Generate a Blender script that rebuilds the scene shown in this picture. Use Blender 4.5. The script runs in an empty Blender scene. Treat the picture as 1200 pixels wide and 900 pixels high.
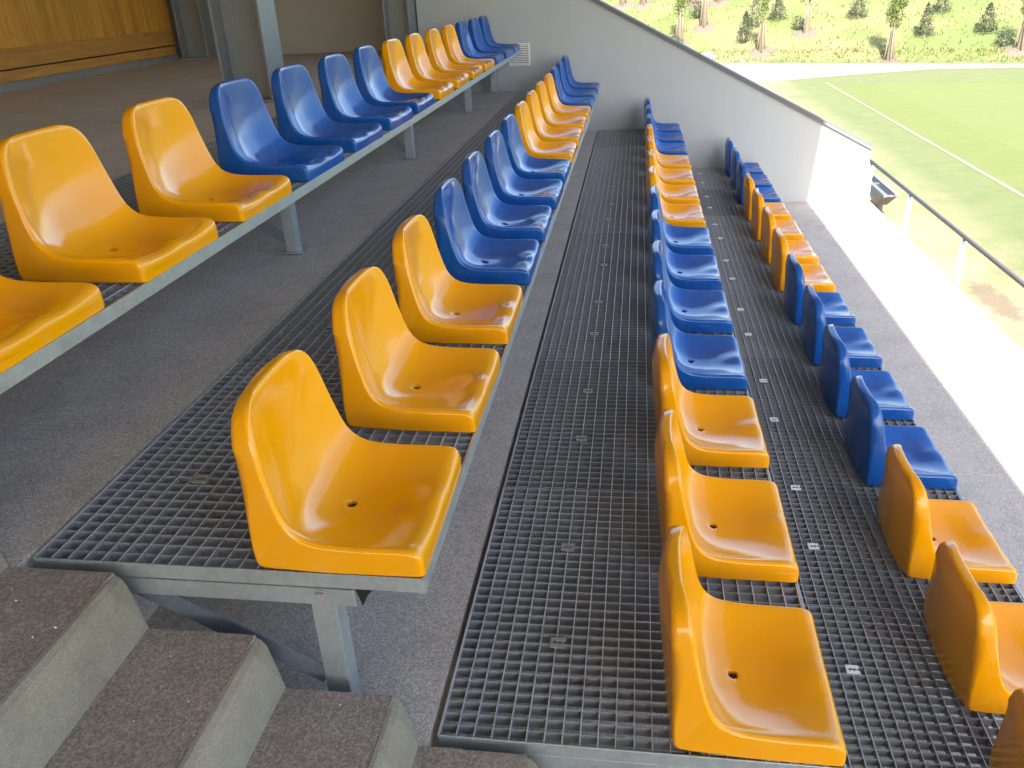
import bpy, bmesh, math, random
from mathutils import Vector, Matrix, noise
random.seed(7)
SC = bpy.context.scene
COL = SC.collection
R = math.radians

# ------------------------------------------------------------------ camera, sky, sun, exposure
cam_d = bpy.data.cameras.new('camera')
cam_d.sensor_width = 36.0
cam_d.lens = 962.0 / 1200.0 * 36.0
cam_d.clip_start = 0.05
cam_d.clip_end = 3000
cam = bpy.data.objects.new('camera', cam_d)
COL.objects.link(cam)
cam.matrix_world = Matrix((
    (0.9893181, -0.0194520, 0.1444689, 0.2774),
    (0.1381578, 0.4412433, -0.8866887, -1.2753),
    (-0.0464980, 0.8971767, 0.4392174, 1.5509),
    (0, 0, 0, 1)))
SC.camera = cam

SUN_ELEV = 40.0
SUN_DIR = Vector((0.075, -1 / math.tan(R(SUN_ELEV)), 1.0)).normalized()      # towards the sun
world = bpy.data.worlds.new('World')
SC.world = world
world.use_nodes = True
wn = world.node_tree.nodes
bg = wn['Background']
sky = wn.new('ShaderNodeTexSky')
sky.sky_type = 'NISHITA'
sky.sun_disc = False
sky.sun_elevation = R(SUN_ELEV)
sky.sun_rotation = math.atan2(SUN_DIR.x, SUN_DIR.y)
sky.dust_density = 2.0
sky.air_density = 1.0
world.node_tree.links.new(sky.outputs[0], bg.inputs[0])
bg.inputs[1].default_value = 0.12
sun_d = bpy.data.lights.new('sun', 'SUN')
sun_d.energy = 4.2
sun_d.angle = R(0.5)
sun_d.color = (1.0, 0.95, 0.87)
sun = bpy.data.objects.new('sun', sun_d)
COL.objects.link(sun)
sun.rotation_euler = SUN_DIR.to_track_quat('Z', 'Y').to_euler()
SC.view_settings.view_transform = 'Standard'
SC.view_settings.look = 'None'
SC.view_settings.gamma = 1
SC.view_settings.exposure = 2.3
SC.cycles.max_bounces = 8
SC.cycles.diffuse_bounces = 5
SC.cycles.glossy_bounces = 4

# ------------------------------------------------------------------ layout (metres; Y along the rows, X down towards the pitch)
XF = [-0.987, -0.1354, 0.7473, 1.6264]       # front edge of each seat row
XA = [-1.893, -1.022, -0.146, 0.735]         # rear edge of each grating = nose of each concrete tread
Z = [0.886, 0.4618, 0.0106, -0.432]          # seat row levels
Z5 = -0.8375
YG = 0.013
YW = 8.335
PITCH = 0.6
ZG = -3.0
X_EDGE = 2.86

# ------------------------------------------------------------------ helpers
def tag(o, label=None, cat=None, group=None, kind=None):
    if label: o['label'] = label
    if cat: o['category'] = cat
    if group: o['group'] = group
    if kind: o['kind'] = kind
    return o

def empty(name, loc=(0, 0, 0), rz=0.0):
    o = bpy.data.objects.new(name, None)
    o.empty_display_size = 0.1
    COL.objects.link(o)
    o.location = loc
    o.rotation_euler = (0, 0, rz)
    return o

def link(name, me, parent=None, loc=(0, 0, 0)):
    o = bpy.data.objects.new(name, me)
    COL.objects.link(o)
    if parent is not None: o.parent = parent
    o.location = loc
    return o

class MB:
    """collects faces, then links them as one mesh object"""
    def __init__(s): s.v = []; s.f = []; s.mi = []
    def add(s, vs, fs, mi=0):
        n = len(s.v); s.v += [tuple(p) for p in vs]
        for f in fs: s.f.append([i + n for i in f]); s.mi.append(mi)
        return s
    def box(s, a, b, mi=0):
        x0, y0, z0 = a; x1, y1, z1 = b
        return s.add([(x0,y0,z0),(x1,y0,z0),(x1,y1,z0),(x0,y1,z0),(x0,y0,z1),(x1,y0,z1),(x1,y1,z1),(x0,y1,z1)],
                     [(0,3,2,1),(4,5,6,7),(0,1,5,4),(1,2,6,5),(2,3,7,6),(3,0,4,7)], mi)
    def prism(s, poly, y0, y1, mi=0):
        """poly of (x,z), extruded along y"""
        n = len(poly)
        vs = [(x, y0, z) for x, z in poly] + [(x, y1, z) for x, z in poly]
        fs = [tuple(range(n)), tuple(range(2 * n - 1, n - 1, -1))]
        fs += [(i, i + n, (i + 1) % n + n, (i + 1) % n) for i in range(n)]
        return s.add(vs, fs, mi)
    def tube(s, pts, rad, seg=8, caps=True, mi=0):
        pts = [Vector(p) for p in pts]; n = len(pts)
        rads = rad if isinstance(rad, (list, tuple)) else [rad] * n
        base = len(s.v); u = None
        for i, p in enumerate(pts):
            t = (pts[min(i + 1, n - 1)] - pts[max(i - 1, 0)]).normalized()
            if u is None: u = t.orthogonal().normalized()
            u = (u - t * u.dot(t)).normalized(); w = t.cross(u)
            for k in range(seg):
                a = 2 * math.pi * k / seg
                s.v.append(tuple(p + (u * math.cos(a) + w * math.sin(a)) * rads[i]))
        for i in range(n - 1):
            for k in range(seg):
                a = base + i * seg + k; b = base + i * seg + (k + 1) % seg
                s.f.append([a, b, b + seg, a + seg]); s.mi.append(mi)
        if caps:
            s.f.append([base + k for k in range(seg - 1, -1, -1)]); s.mi.append(mi)
            s.f.append([base + (n - 1) * seg + k for k in range(seg)]); s.mi.append(mi)
        return s
    def mesh(s, name, mats, smooth=False, bevel=0.0):
        me = bpy.data.meshes.new(name)
        me.from_pydata(s.v, [], s.f)
        bm = bmesh.new(); bm.from_mesh(me)
        bmesh.ops.recalc_face_normals(bm, faces=bm.faces)
        if bevel:
            bmesh.ops.bevel(bm, geom=[e for e in bm.edges if len(e.link_faces) == 2 and e.calc_face_angle() > 0.5],
                            offset=bevel, segments=1, affect='EDGES', clamp_overlap=True)
        bm.to_mesh(me); bm.free()
        mats = mats if isinstance(mats, (list, tuple)) else [mats]
        for m in mats: me.materials.append(m)
        if len(mats) > 1 and not bevel:
            me.polygons.foreach_set('material_index', s.mi)
        if smooth: me.polygons.foreach_set('use_smooth', [True] * len(me.polygons))
        return me
    def build(s, name, mats, parent=None, loc=(0, 0, 0), smooth=False, bevel=0.0):
        return link(name, s.mesh(name, mats, smooth, bevel), parent, loc)

# ------------------------------------------------------------------ materials
class NT:
    def __init__(s, name):
        s.m = bpy.data.materials.new(name); s.m.use_nodes = True
        s.t = s.m.node_tree; s.n = s.t.nodes; s.b = s.n['Principled BSDF']
        s.co = s.n.new('ShaderNodeTexCoord').outputs['Object']
    def L(s, a, b): s.t.links.new(a, b)
    def noise(s, scale, detail=4, rough=0.55, vec=None, dist=0.0):
        q = s.n.new('ShaderNodeTexNoise'); q.inputs['Scale'].default_value = scale
        q.inputs['Detail'].default_value = detail; q.inputs['Roughness'].default_value = rough
        q.inputs['Distortion'].default_value = dist
        s.L(vec or s.co, q.inputs['Vector']); return q.outputs['Fac']
    def vor(s, scale, vec=None, out='Distance'):
        q = s.n.new('ShaderNodeTexVoronoi'); q.inputs['Scale'].default_value = scale
        s.L(vec or s.co, q.inputs['Vector']); return q.outputs[out]
    def map(s, scale, vec=None, loc=(0, 0, 0)):
        q = s.n.new('ShaderNodeMapping'); q.inputs['Scale'].default_value = scale; q.inputs['Location'].default_value = loc
        s.L(vec or s.co, q.inputs['Vector']); return q.outputs[0]
    def ramp(s, fac, stops):
        q = s.n.new('ShaderNodeValToRGB'); e = q.color_ramp.elements
        while len(e) < len(stops): e.new(0.5)
        for k, (p, c) in enumerate(stops):
            e[k].position = p; e[k].color = (*c, 1) if len(c) == 3 else c
        s.L(fac, q.inputs[0]); return q.outputs[0]
    def mix(s, fac, a, b, mode='MIX'):
        q = s.n.new('ShaderNodeMix'); q.data_type = 'RGBA'; q.blend_type = mode
        for sock, val in ((q.inputs[0], fac), (q.inputs[6], a), (q.inputs[7], b)):
            if isinstance(val, bpy.types.NodeSocket): s.L(val, sock)
            elif isinstance(val, (int, float)): sock.default_value = val
            else: sock.default_value = (*val, 1)
        return q.outputs[2]
    def math(s, op, a, b=0.0, clamp=False):
        q = s.n.new('ShaderNodeMath'); q.operation = op; q.use_clamp = clamp
        for sock, val in ((q.inputs[0], a), (q.inputs[1], b)):
            if isinstance(val, bpy.types.NodeSocket): s.L(val, sock)
            else: sock.default_value = val
        return q.outputs[0]
    def bump(s, h, strength=0.3, dist=0.01):
        q = s.n.new('ShaderNodeBump'); q.inputs['Strength'].default_value = strength
        q.inputs['Distance'].default_value = dist
        s.L(h, q.inputs['Height']); s.L(q.outputs[0], s.b.inputs['Normal']); return q
    def set(s, color=None, rough=None, metal=None, **kw):
        for k, val in (('Base Color', color), ('Roughness', rough), ('Metallic', metal), *kw.items()):
            if val is None: continue
            i = s.b.inputs[k]
            if isinstance(val, bpy.types.NodeSocket): s.L(val, i)
            elif isinstance(val, (tuple, list)): i.default_value = (*val, 1) if len(val) == 3 else val
            else: i.default_value = val
        return s

def plastic(name, col, col2):
    t = NT(name)
    oi = t.n.new('ShaderNodeObjectInfo')
    add = t.n.new('ShaderNodeVectorMath'); add.operation = 'ADD'; t.L(t.co, add.inputs[0])
    cmb = t.n.new('ShaderNodeCombineXYZ'); t.L(t.math('MULTIPLY', oi.outputs['Random'], 53.0), cmb.inputs[0]); t.L(t.math('MULTIPLY', oi.outputs['Random'], 17.0), cmb.inputs[1])
    t.L(cmb.outputs[0], add.inputs[1]); co2 = add.outputs[0]
    f = t.noise(9, 3, 0.55, co2)
    c = t.mix(t.math('MULTIPLY', f, 0.5), col, col2)
    hs = t.n.new('ShaderNodeHueSaturation')
    t.L(c, hs.inputs['Color'])
    t.L(t.math('ADD', t.math('MULTIPLY', oi.outputs['Random'], 0.08), 0.96), hs.inputs['Value'])
    # dust film: pale, more where the noise is high
    dust = t.ramp(t.noise(14, 6, 0.7, co2), [(0.5, (0, 0, 0)), (0.78, (1, 1, 1))])
    c = t.mix(t.math('MULTIPLY', dust, 0.07), hs.outputs[0], (0.5, 0.46, 0.4))
    scr = t.ramp(t.noise(3.0, 3, 0.5, t.map((3, 60, 12), co2), 0.6), [(0.70, (0, 0, 0)), (0.74, (1, 1, 1))])
    scr2 = t.ramp(t.noise(3.0, 3, 0.5, t.map((50, 4, 9), co2), 0.9), [(0.70, (0, 0, 0)), (0.74, (1, 1, 1))])
    scr = t.math('MULTIPLY', t.math('MAXIMUM', scr, scr2), t.ramp(t.noise(5, 2, .5, co2), [(0.45, (0, 0, 0)), (0.6, (1, 1, 1))]))
    c = t.mix(t.math('MULTIPLY', scr, 0.10), c, (0.6, 0.55, 0.48))
    r = t.math('ADD', t.math('ADD', t.math('MULTIPLY', t.noise(16, 6, 0.75, co2), 0.16), t.math('MULTIPLY', scr, 0.15)), 0.06)
    t.set(c, r)
    t.b.inputs['IOR'].default_value = 1.5
    # moulding marks (rings) and slight flow waviness
    wob = t.noise(7, 2)
    sep = t.n.new('ShaderNodeSeparateXYZ'); t.L(t.co, sep.inputs[0])
    rings = None
    for (cx, cy) in ((-0.12, 0.10), (-0.12, 0.335)):
        dx = t.math('SUBTRACT', sep.outputs[0], cx); dy = t.math('SUBTRACT', sep.outputs[1], cy)
        d = t.math('SQRT', t.math('ADD', t.math('MULTIPLY', dx, dx), t.math('MULTIPLY', dy, dy)))
        rr = t.math('SUBTRACT', 1.0, t.math('MULTIPLY', t.math('ABSOLUTE', t.math('SUBTRACT', d, 0.0125)), 700), True)
        rings = rr if rings is None else t.math('ADD', rings, rr)
    h = t.math('ADD', t.math('MULTIPLY', wob, 1.0), t.math('MULTIPLY', rings, 0.12))
    h = t.math('ADD', h, t.math('MULTIPLY', t.noise(420, 2), 0.012))
    t.bump(h, 0.35, 0.004)
    return t.m

def concrete(name, a, b, grain=260, sc=1.0, bump=0.35, ov=0.95):
    t = NT(name)
    big = t.noise(1.3 * sc, 5, 0.6)
    c = t.mix(big, a, b)
    fine = t.vor(grain)
    sp = t.n.new('ShaderNodeTexVoronoi'); sp.inputs['Scale'].default_value = grain; t.L(t.co, sp.inputs['Vector'])
    bw = t.n.new('ShaderNodeRGBToBW'); t.L(sp.outputs['Color'], bw.inputs[0])
    c = t.mix(ov, c, t.ramp(bw.outputs[0], [(0.1, (0.35, 0.34, 0.34)), (0.5, (0.5, 0.5, 0.5)), (0.93, (0.80, 0.78, 0.74))]), 'OVERLAY')
    st = t.ramp(t.noise(4.5 * sc, 6, 0.65), [(0.35, (0.78, 0.78, 0.78)), (0.6, (1, 1, 1))])
    c = t.mix(0.6, c, st, 'MULTIPLY')
    bl = t.ramp(t.noise(2.1 * sc, 7, 0.72, None, 0.8), [(0.56, (1, 1, 1)), (0.63, (0.80, 0.79, 0.78)), (0.72, (0.92, 0.92, 0.92))])
    c = t.mix(0.55, c, bl, 'MULTIPLY')
    vb = t.n.new('ShaderNodeTexVoronoi'); vb.inputs['Scale'].default_value = 62 * sc; t.L(t.co, vb.inputs['Vector'])
    bb = t.n.new('ShaderNodeRGBToBW'); t.L(vb.outputs['Color'], bb.inputs[0])
    spot = t.math('MULTIPLY', t.math('LESS_THAN', vb.outputs['Distance'], 0.22), t.math('GREATER_THAN', bb.outputs[0], 0.74))
    c = t.mix(t.math('MULTIPLY', spot, 0.35), c, (0.10, 0.095, 0.09))
    t.set(c, 0.9)
    h = t.math('ADD', t.math('MULTIPLY', fine, 0.6), t.noise(grain * 0.5, 4, 0.7))
    t.bump(h, bump, 0.004)
    return t.m

def galv(name, col, rough=0.42, metal=0.75, pale_tops=False):
    t = NT(name)
    sp = t.n.new('ShaderNodeTexVoronoi'); sp.inputs['Scale'].default_value = 85; t.L(t.co, sp.inputs['Vector'])
    bw = t.n.new('ShaderNodeRGBToBW'); t.L(sp.outputs['Color'], bw.inputs[0])
    f = t.math('ADD', t.math('MULTIPLY', bw.outputs[0], 0.4), t.math('MULTIPLY', t.noise(9, 5, 0.65), 0.8))
    k = lambda q: tuple(min(1, x * q) for x in col)
    t.set(t.ramp(f, [(0.3, k(0.88)), (0.6, k(1.0)), (0.85, k(1.1))]),
          t.math('ADD', t.math('MULTIPLY', t.noise(22, 4), 0.3), rough - 0.1), metal)
    t.bump(t.noise(60, 4, 0.7), 0.05 if pale_tops else 0.12, 0.001 if pale_tops else 0.002)
    if pale_tops:                                    # top edges of the bars mixed paler than their sides
        sep = t.n.new('ShaderNodeSeparateXYZ'); t.L(t.co, sep.inputs[0])
        f = t.math('MULTIPLY', t.math('GREATER_THAN', sep.outputs[2], -0.0012), t.ramp(t.noise(5, 4), [(0.3, (.45, .45, .45)), (0.6, (1, 1, 1))]))
        old = t.b.inputs['Base Color'].links[0].from_socket
        oi = t.n.new('ShaderNodeObjectInfo')
        c = t.mix(f, old, (0.72, 0.72, 0.74))
        rust = t.ramp(t.noise(7, 6, 0.7), [(0.62, (0, 0, 0)), (0.72, (1, 1, 1))])
        c = t.mix(t.math('MULTIPLY', rust, 0.45), c, (0.16, 0.10, 0.06))
        hs = t.n.new('ShaderNodeHueSaturation'); t.L(c, hs.inputs['Color'])
        t.L(t.math('ADD', t.math('MULTIPLY', oi.outputs['Random'], 0.3), 0.82), hs.inputs['Value'])
        t.L(hs.outputs[0], t.b.inputs['Base Color'])
    return t.m

M = {}
M['yellow'] = plastic('yellow_plastic', (0.86, 0.355, 0.0015), (0.79, 0.305, 0.001))
M['blue'] = plastic('blue_plastic', (0.006, 0.075, 0.32), (0.010, 0.100, 0.38))
M['floor'] = concrete('terrace_concrete', (0.45, 0.40, 0.36), (0.52, 0.47, 0.43), 250, 1.0, 0.35, 0.85)
M['tread'] = concrete('step_tread_grit', (0.25, 0.205, 0.175), (0.32, 0.27, 0.235), 230, 2.0, 0.5)
M['nose'] = concrete('step_nosing_concrete', (0.30, 0.275, 0.215), (0.255, 0.225, 0.17), 450, 3.0, 0.15, 0.5)
M['base'] = concrete('cast_concrete', (0.3, 0.29, 0.27), (0.24, 0.23, 0.22), 120)
M['grate'] = galv('grating_steel', (0.35, 0.36, 0.385), 0.42, 0.35, True)
M['galv'] = galv('galvanised_steel', (0.50, 0.55, 0.57), 0.4, 0.7)
M['column'] = galv('column_steel', (0.25, 0.265, 0.275), 0.5, 0.5)
M['shaded'] = galv('shaded_steel', (0.22, 0.25, 0.30), 0.5, 0.6)  # darker frame steel for the braces, their shade put into the colour
M['clip'] = galv('clip_steel', (0.36, 0.33, 0.32), 0.5, 0.3)
M['dark'] = NT('black_plastic').set((0.012, 0.012, 0.013), 0.5).m
M['void'] = NT('dark_bolt').set((0.02, 0.018, 0.016), 0.55, 0.3).m

t = NT('painted_render')
c = t.mix(t.noise(0.9, 5, 0.6), (0.44, 0.455, 0.465), (0.40, 0.412, 0.418))
c = t.mix(0.2, c, t.ramp(t.noise(5, 6, 0.7, t.map((1, 1, 0.35))), [(0.3, (0.8, 0.8, 0.8)), (0.6, (1, 1, 1))]), 'MULTIPLY')
st = t.ramp(t.noise(2.2, 6, 0.7, t.map((5, 1, 0.25)), 0.3), [(0.55, (1, 1, 1)), (0.75, (0.82, 0.81, 0.79))])
c = t.mix(0.22, c, st, 'MULTIPLY')
t.set(c, 0.85); t.bump(t.math('ADD', t.noise(160, 4, 0.7), t.math('MULTIPLY', t.noise(6, 3), 0.5)), 0.25, 0.004)
M['wall'] = t.m
t = NT('rear_render')
c = t.mix(t.noise(1.2, 5, 0.6), (0.40, 0.39, 0.37), (0.36, 0.35, 0.33))
t.set(c, 0.85); t.bump(t.noise(160, 4, 0.7), 0.25, 0.004)
M['rear'] = t.m
t = NT('coping_sheet'); t.set(t.mix(t.noise(6, 4), (0.13, 0.138, 0.148), (0.10, 0.107, 0.118)), 0.65, 0.0)
t.bump(t.noise(3, 2), 0.2, 0.004); M['coping'] = t.m
M['white'] = NT('white_paint').set((0.78, 0.78, 0.76), 0.45).m

def wood(name, a, b, along='Z'):
    t = NT(name)
    oi = t.n.new('ShaderNodeObjectInfo')
    add = t.n.new('ShaderNodeVectorMath'); add.operation = 'ADD'
    t.L(t.co, add.inputs[0])
    cmb = t.n.new('ShaderNodeCombineXYZ')
    t.L(t.math('MULTIPLY', oi.outputs['Random'], 37.0), cmb.inputs[0]); t.L(t.math('MULTIPLY', oi.outputs['Random'], 91.0), cmb.inputs[1])
    t.L(cmb.outputs[0], add.inputs[1])
    sc = (14, 14, 0.9) if along == 'Z' else (14, 0.9, 14)
    g = t.noise(1.6, 6, 0.6, t.map(sc, add.outputs[0]), 1.2)
    c = t.ramp(g, [(0.3, tuple(x * 0.8 for x in a)), (0.48, a), (0.66, b)])
    kn = t.ramp(t.vor(2.2, t.map((2.6, 2.6, 0.8) if along == 'Z' else (2.6, .8, 2.6), add.outputs[0])), [(0.04, (0.45, 0.36, 0.28)), (0.08, (1, 1, 1))])
    c = t.mix(0.7, c, kn, 'MULTIPLY')
    hs = t.n.new('ShaderNodeHueSaturation'); t.L(c, hs.inputs['Color'])
    t.L(t.math('ADD', t.math('MULTIPLY', oi.outputs['Random'], 0.3), 0.85), hs.inputs['Value'])
    t.set(hs.outputs[0], 0.5); t.bump(g, 0.15, 0.003)
    return t.m
M['wood'] = wood('varnished_pine', (0.60, 0.27, 0.035), (0.70, 0.36, 0.055))
M['wood_y'] = wood('varnished_rail', (0.52, 0.24, 0.05), (0.60, 0.30, 0.06), 'Y')
M['roofwood'] = wood('roof_pine', (0.56, 0.50, 0.42), (0.64, 0.58, 0.50), 'Y')
M['orange'] = NT('orange_paint').set((0.65, 0.22, 0.03), 0.6).m
M['rim'] = galv('rim_sheet', (0.16, 0.16, 0.165), 0.5, 0.1)
M['greybox'] = galv('grey_sheet', (0.13, 0.13, 0.14), 0.5, 0.1)

# ------------------------------------------------------------------ ground, pitch, path
HA = Vector((7.615, 47.362)); HN = Vector((0.3892, 0.9212))
def hill_z(x, y):
    d = (Vector((x, y)) - HA).dot(HN)
    if d <= 0: return ZG
    e = min(d, 26.0) * 0.35
    e = e * min(1.0, d / 1.2) if d < 1.2 else e
    return ZG + e + 0.10 * (noise.noise(Vector((x * 0.35, y * 0.35, 0)))) * min(1, d)

def grass_material():
    t = NT('grass_ground')
    sep = t.n.new('ShaderNodeSeparateXYZ'); t.L(t.co, sep.inputs[0])
    x, y, z = sep.outputs
    n1 = t.noise(0.35, 5, 0.6); n2 = t.noise(2.2, 6, 0.7); n3 = t.noise(45, 4, 0.7, t.map((1, 0.6, 1)))
    turf = t.mix(n2, (0.100, 0.124, 0.024), (0.135, 0.156, 0.034))
    stripe = t.math('MULTIPLY', t.math('GREATER_THAN', t.math('SINE', t.math('MULTIPLY', x, 0.62)), 0.0), 0.2)
    turf = t.mix(stripe, turf, (0.145, 0.175, 0.06))
    verge = t.mix(t.ramp(n2, [(0.35, (0, 0, 0)), (0.7, (1, 1, 1))]), (0.100, 0.128, 0.040), (0.140, 0.150, 0.060))
    inside = t.math('MULTIPLY', t.math('ADD', t.math('MULTIPLY', t.math('SUBTRACT', x, 8.35), 1.2), n2, True), t.math('ADD', t.math('SUBTRACT', 37.2, y), n2, True), True)
    inside = t.math('MULTIPLY', inside, 0.8)
    c = t.mix(inside, verge, turf)
    # dry and sandy ground near the stand
    near = t.math('SUBTRACT', 1.0, t.math('DIVIDE', t.math('SUBTRACT', x, 5.3), 1.9), True)
    dry = t.math('MULTIPLY', near, t.ramp(t.noise(0.7, 6, 0.65), [(0.25, (0, 0, 0)), (0.55, (1, 1, 1))]))
    c = t.mix(t.math('MULTIPLY', dry, 0.9), c, (0.30, 0.255, 0.15))
    soil = t.ramp(t.noise(0.8, 6, 0.6, t.map((1.2, 0.7, 1), None, (1.3, 2.2, 0))), [(0.60, (0, 0, 0)), (0.66, (1, 1, 1))])
    c = t.mix(t.math('MULTIPLY', t.math('MULTIPLY', soil, near), 0.8), c, (0.24, 0.16, 0.10))
    ex = t.math('MULTIPLY', t.math('SUBTRACT', x, 5.55), 2.6); ey = t.math('MULTIPLY', t.math('SUBTRACT', y, 11.0), 0.75)
    dd = t.math('SQRT', t.math('ADD', t.math('MULTIPLY', ex, ex), t.math('MULTIPLY', ey, ey)))
    pm = t.math('SUBTRACT', 1.0, t.math('MULTIPLY', t.math('SUBTRACT', t.math('ADD', dd, t.math('MULTIPLY', t.noise(2.6, 6, 0.7), 1.6)), 1.25), 4.0), True)
    c = t.mix(t.math('MULTIPLY', pm, 0.75), c, (0.13, 0.09, 0.06))
    # embankment: meadow with straw-coloured patches
    up = t.math('MULTIPLY', t.math('ADD', z, 2.97), 6.0, True)
    mead = t.mix(t.ramp(t.noise(0.22, 5, 0.65), [(0.42, (0, 0, 0)), (0.6, (1, 1, 1))]), (0.112, 0.138, 0.036), (0.19, 0.165, 0.075))
    mead = t.mix(t.math('MULTIPLY', n2, 0.5), mead, (0.085, 0.112, 0.030))
    c = t.mix(up, c, mead)
    c = t.mix(0.45, c, t.ramp(n3, [(0.2, (0.45, 0.45, 0.45)), (0.5, (0.9, 0.9, 0.9)), (0.8, (1, 1, 1))]), 'MULTIPLY')
    t.set(c, 0.95)
    t.bump(t.math('ADD', n3, t.math('MULTIPLY', n2, 1.5)), 0.6, 0.03)
    return t.m
M['grass'] = grass_material()

mb = MB()
xs = [-900, -400, -200, -100, -60, -40, -30, -20, -10] + [i * 1.0 for i in range(-6, 42)] + [45, 55, 70, 100, 200, 400, 900]
ys = [-900, -300, -100, -50, -20, 0, 10, 20, 30, 36] + [38 + i * 0.8 for i in range(0, 64)] + [92, 100, 130, 200, 400, 900]
for yy in ys:
    for xx in xs:
        cx = xx
        mb.v.append((xx, yy, hill_z(xx, yy)))
nx = len(xs)
for j in range(len(ys) - 1):
    for i in range(nx - 1):
        a = j * nx + i; mb.f.append([a, a + 1, a + nx + 1, a + nx]); mb.mi.append(0)
g = mb.build('ground', M['grass'], smooth=True); tag(g, kind='structure')

t = NT('white_line'); t.set(t.mix(t.ramp(t.noise(14, 5, 0.7), [(0.35, (0, 0, 0)), (0.6, (1, 1, 1))]), (0.16, 0.19, 0.09), (0.23, 0.25, 0.17)), 0.9); M['line'] = t.m
def strip(name, pts, w, z, mat):
    mb = MB(); P = [Vector(p) for p in pts]
    vs = []
    for i, p in enumerate(P):
        d = (P[min(i + 1, len(P) - 1)] - P[max(i - 1, 0)]).normalized(); nrm = Vector((-d.y, d.x))
        ww = w * (1 + random.uniform(-.12, .12))
        vs += [(*(p + nrm * ww / 2), z), (*(p - nrm * ww / 2), z)]
    mb.add(vs, [(2*i, 2*i+1, 2*i+3, 2*i+2) for i in range(len(P) - 1)])
    return tag(mb.build(name, mat), kind='structure')
strip('touchline', [(8.36, 37.95 - i * 1.0) for i in range(0, 60)], 0.10, ZG + 0.008, M['line'])
strip('goal_line', [(8.3 + i * 1.0, 38.0 - i * 0.2) for i in range(0, 40)], 0.05, ZG + 0.012, M['line'])

t = NT('sandy_gravel')
t.set(t.mix(t.noise(1.1, 6, 0.65), (0.18, 0.157, 0.115), (0.235, 0.21, 0.16)), 0.95)
t.bump(t.noise(30, 5, 0.7), 0.4, 0.02); M['gravel'] = t.m
far_e = [(-14, 55.5), (-4, 51.2), (2.0, 49.0), (4.5, 48.2), (7.6, 47.2), (11.3, 45.7), (15, 44.2), (18.2, 42.8), (26, 39.5), (40, 33.5)]
near_e = [(-14, 49.5), (-4, 45.5), (2.0, 41.2), (4.6, 38.6), (6.4, 38.9), (8.2, 39.9), (10.2, 40.6), (13.6, 41.7), (17.6, 41.2), (26, 38.2)]
near_e[-1] = (26, 38.3); near_e.append((40, 32.4)); near_e.pop(0)
mb = MB(); vs = []
for a, b in zip(far_e, near_e):
    for k in range(7):
        q = k / 6; jit = 0.25 * noise.noise(Vector((a[0], k, 3)))
        vs.append((a[0] + (b[0] - a[0]) * q, a[1] + (b[1] - a[1]) * q + jit, ZG + 0.008))
mb.add(vs, [(i * 7 + k, (i + 1) * 7 + k, (i + 1) * 7 + k + 1, i * 7 + k + 1) for i in range(9) for k in range(6)])
tag(mb.build('gravel_path', M['gravel'], smooth=True), kind='structure')

# meadow grass on the embankment (nobody could count it)
def leafmat(name, a, b, tr=0.25):
    t = NT(name)
    oi = t.n.new('ShaderNodeNewGeometry')
    c = t.mix(oi.outputs['Random Per Island'], a, b)
    t.set(c, 0.7)
    t.b.inputs['Specular IOR Level'].default_value = 0.2
    tl = t.n.new('ShaderNodeBsdfTranslucent'); t.L(c, tl.inputs[0])
    mx = t.n.new('ShaderNodeMixShader'); mx.inputs[0].default_value = tr
    t.L(t.b.outputs[0], mx.inputs[1]); t.L(tl.outputs[0], mx.inputs[2])
    t.L(mx.outputs[0], t.n['Material Output'].inputs[0])
    return t.m
M['meadow'] = leafmat('meadow_blades', (0.105, 0.13, 0.036), (0.18, 0.165, 0.07))
M['leaf'] = leafmat('young_leaves', (0.075, 0.115, 0.03), (0.13, 0.17, 0.05), 0.3)
M['conifer'] = leafmat('dark_shrub_leaves', (0.045, 0.062, 0.035), (0.085, 0.10, 0.055))
M['pale_leaf'] = leafmat('silvery_leaves', (0.30, 0.36, 0.38), (0.42, 0.46, 0.48))
t = NT('bark'); t.set(t.mix(t.noise(25, 5, 0.7), (0.20, 0.14, 0.09), (0.34, 0.26, 0.18)), 0.9); M['bark'] = t.m
t = NT('stake_timber'); t.set(t.mix(t.noise(12, 4, 0.6, t.map((1, 1, 0.2))), (0.14, 0.10, 0.065), (0.19, 0.145, 0.10)), 0.85); M['stake'] = t.m
t = NT('reed_wrap'); t.set(t.mix(t.noise(30, 4, 0.6, t.map((3, 3, 0.2))), (0.105, 0.08, 0.055), (0.15, 0.12, 0.085)), 0.9); M['reed'] = t.m
t = NT('bark_mulch'); t.set(t.mix(t.noise(16, 5, 0.7), (0.095, 0.075, 0.052), (0.145, 0.12, 0.09)), 0.95); t.bump(t.noise(25, 4, .7), 0.6, 0.03); M['mulch'] = t.m

mb = MB()
for i in range(9000):
    x = random.uniform(-6, 32); d = random.uniform(0.1, 17) if i % 3 else random.uniform(0.0, 1.5)
    y = HA.y + (d - (x - HA.x) * HN.x) / HN.y
    if noise.noise(Vector((x * 0.3, y * 0.3, 5))) < -0.15 and i % 2: continue
    z = hill_z(x, y); h = random.uniform(0.06, 0.20); a = random.uniform(0, math.pi)
    dx, dy = math.cos(a) * 0.05, math.sin(a) * 0.05; lx, ly = random.uniform(-.08, .08), random.uniform(-.08, .08)
    mb.add([(x - dx, y - dy, z - 0.02), (x + dx, y + dy, z - 0.02), (x + lx, y + ly, z + h)], [(0, 1, 2)])
tag(mb.build('meadow_grass', M['meadow']), 'tall pale green and straw meadow grass on the embankment', 'grass', kind='stuff')

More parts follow.
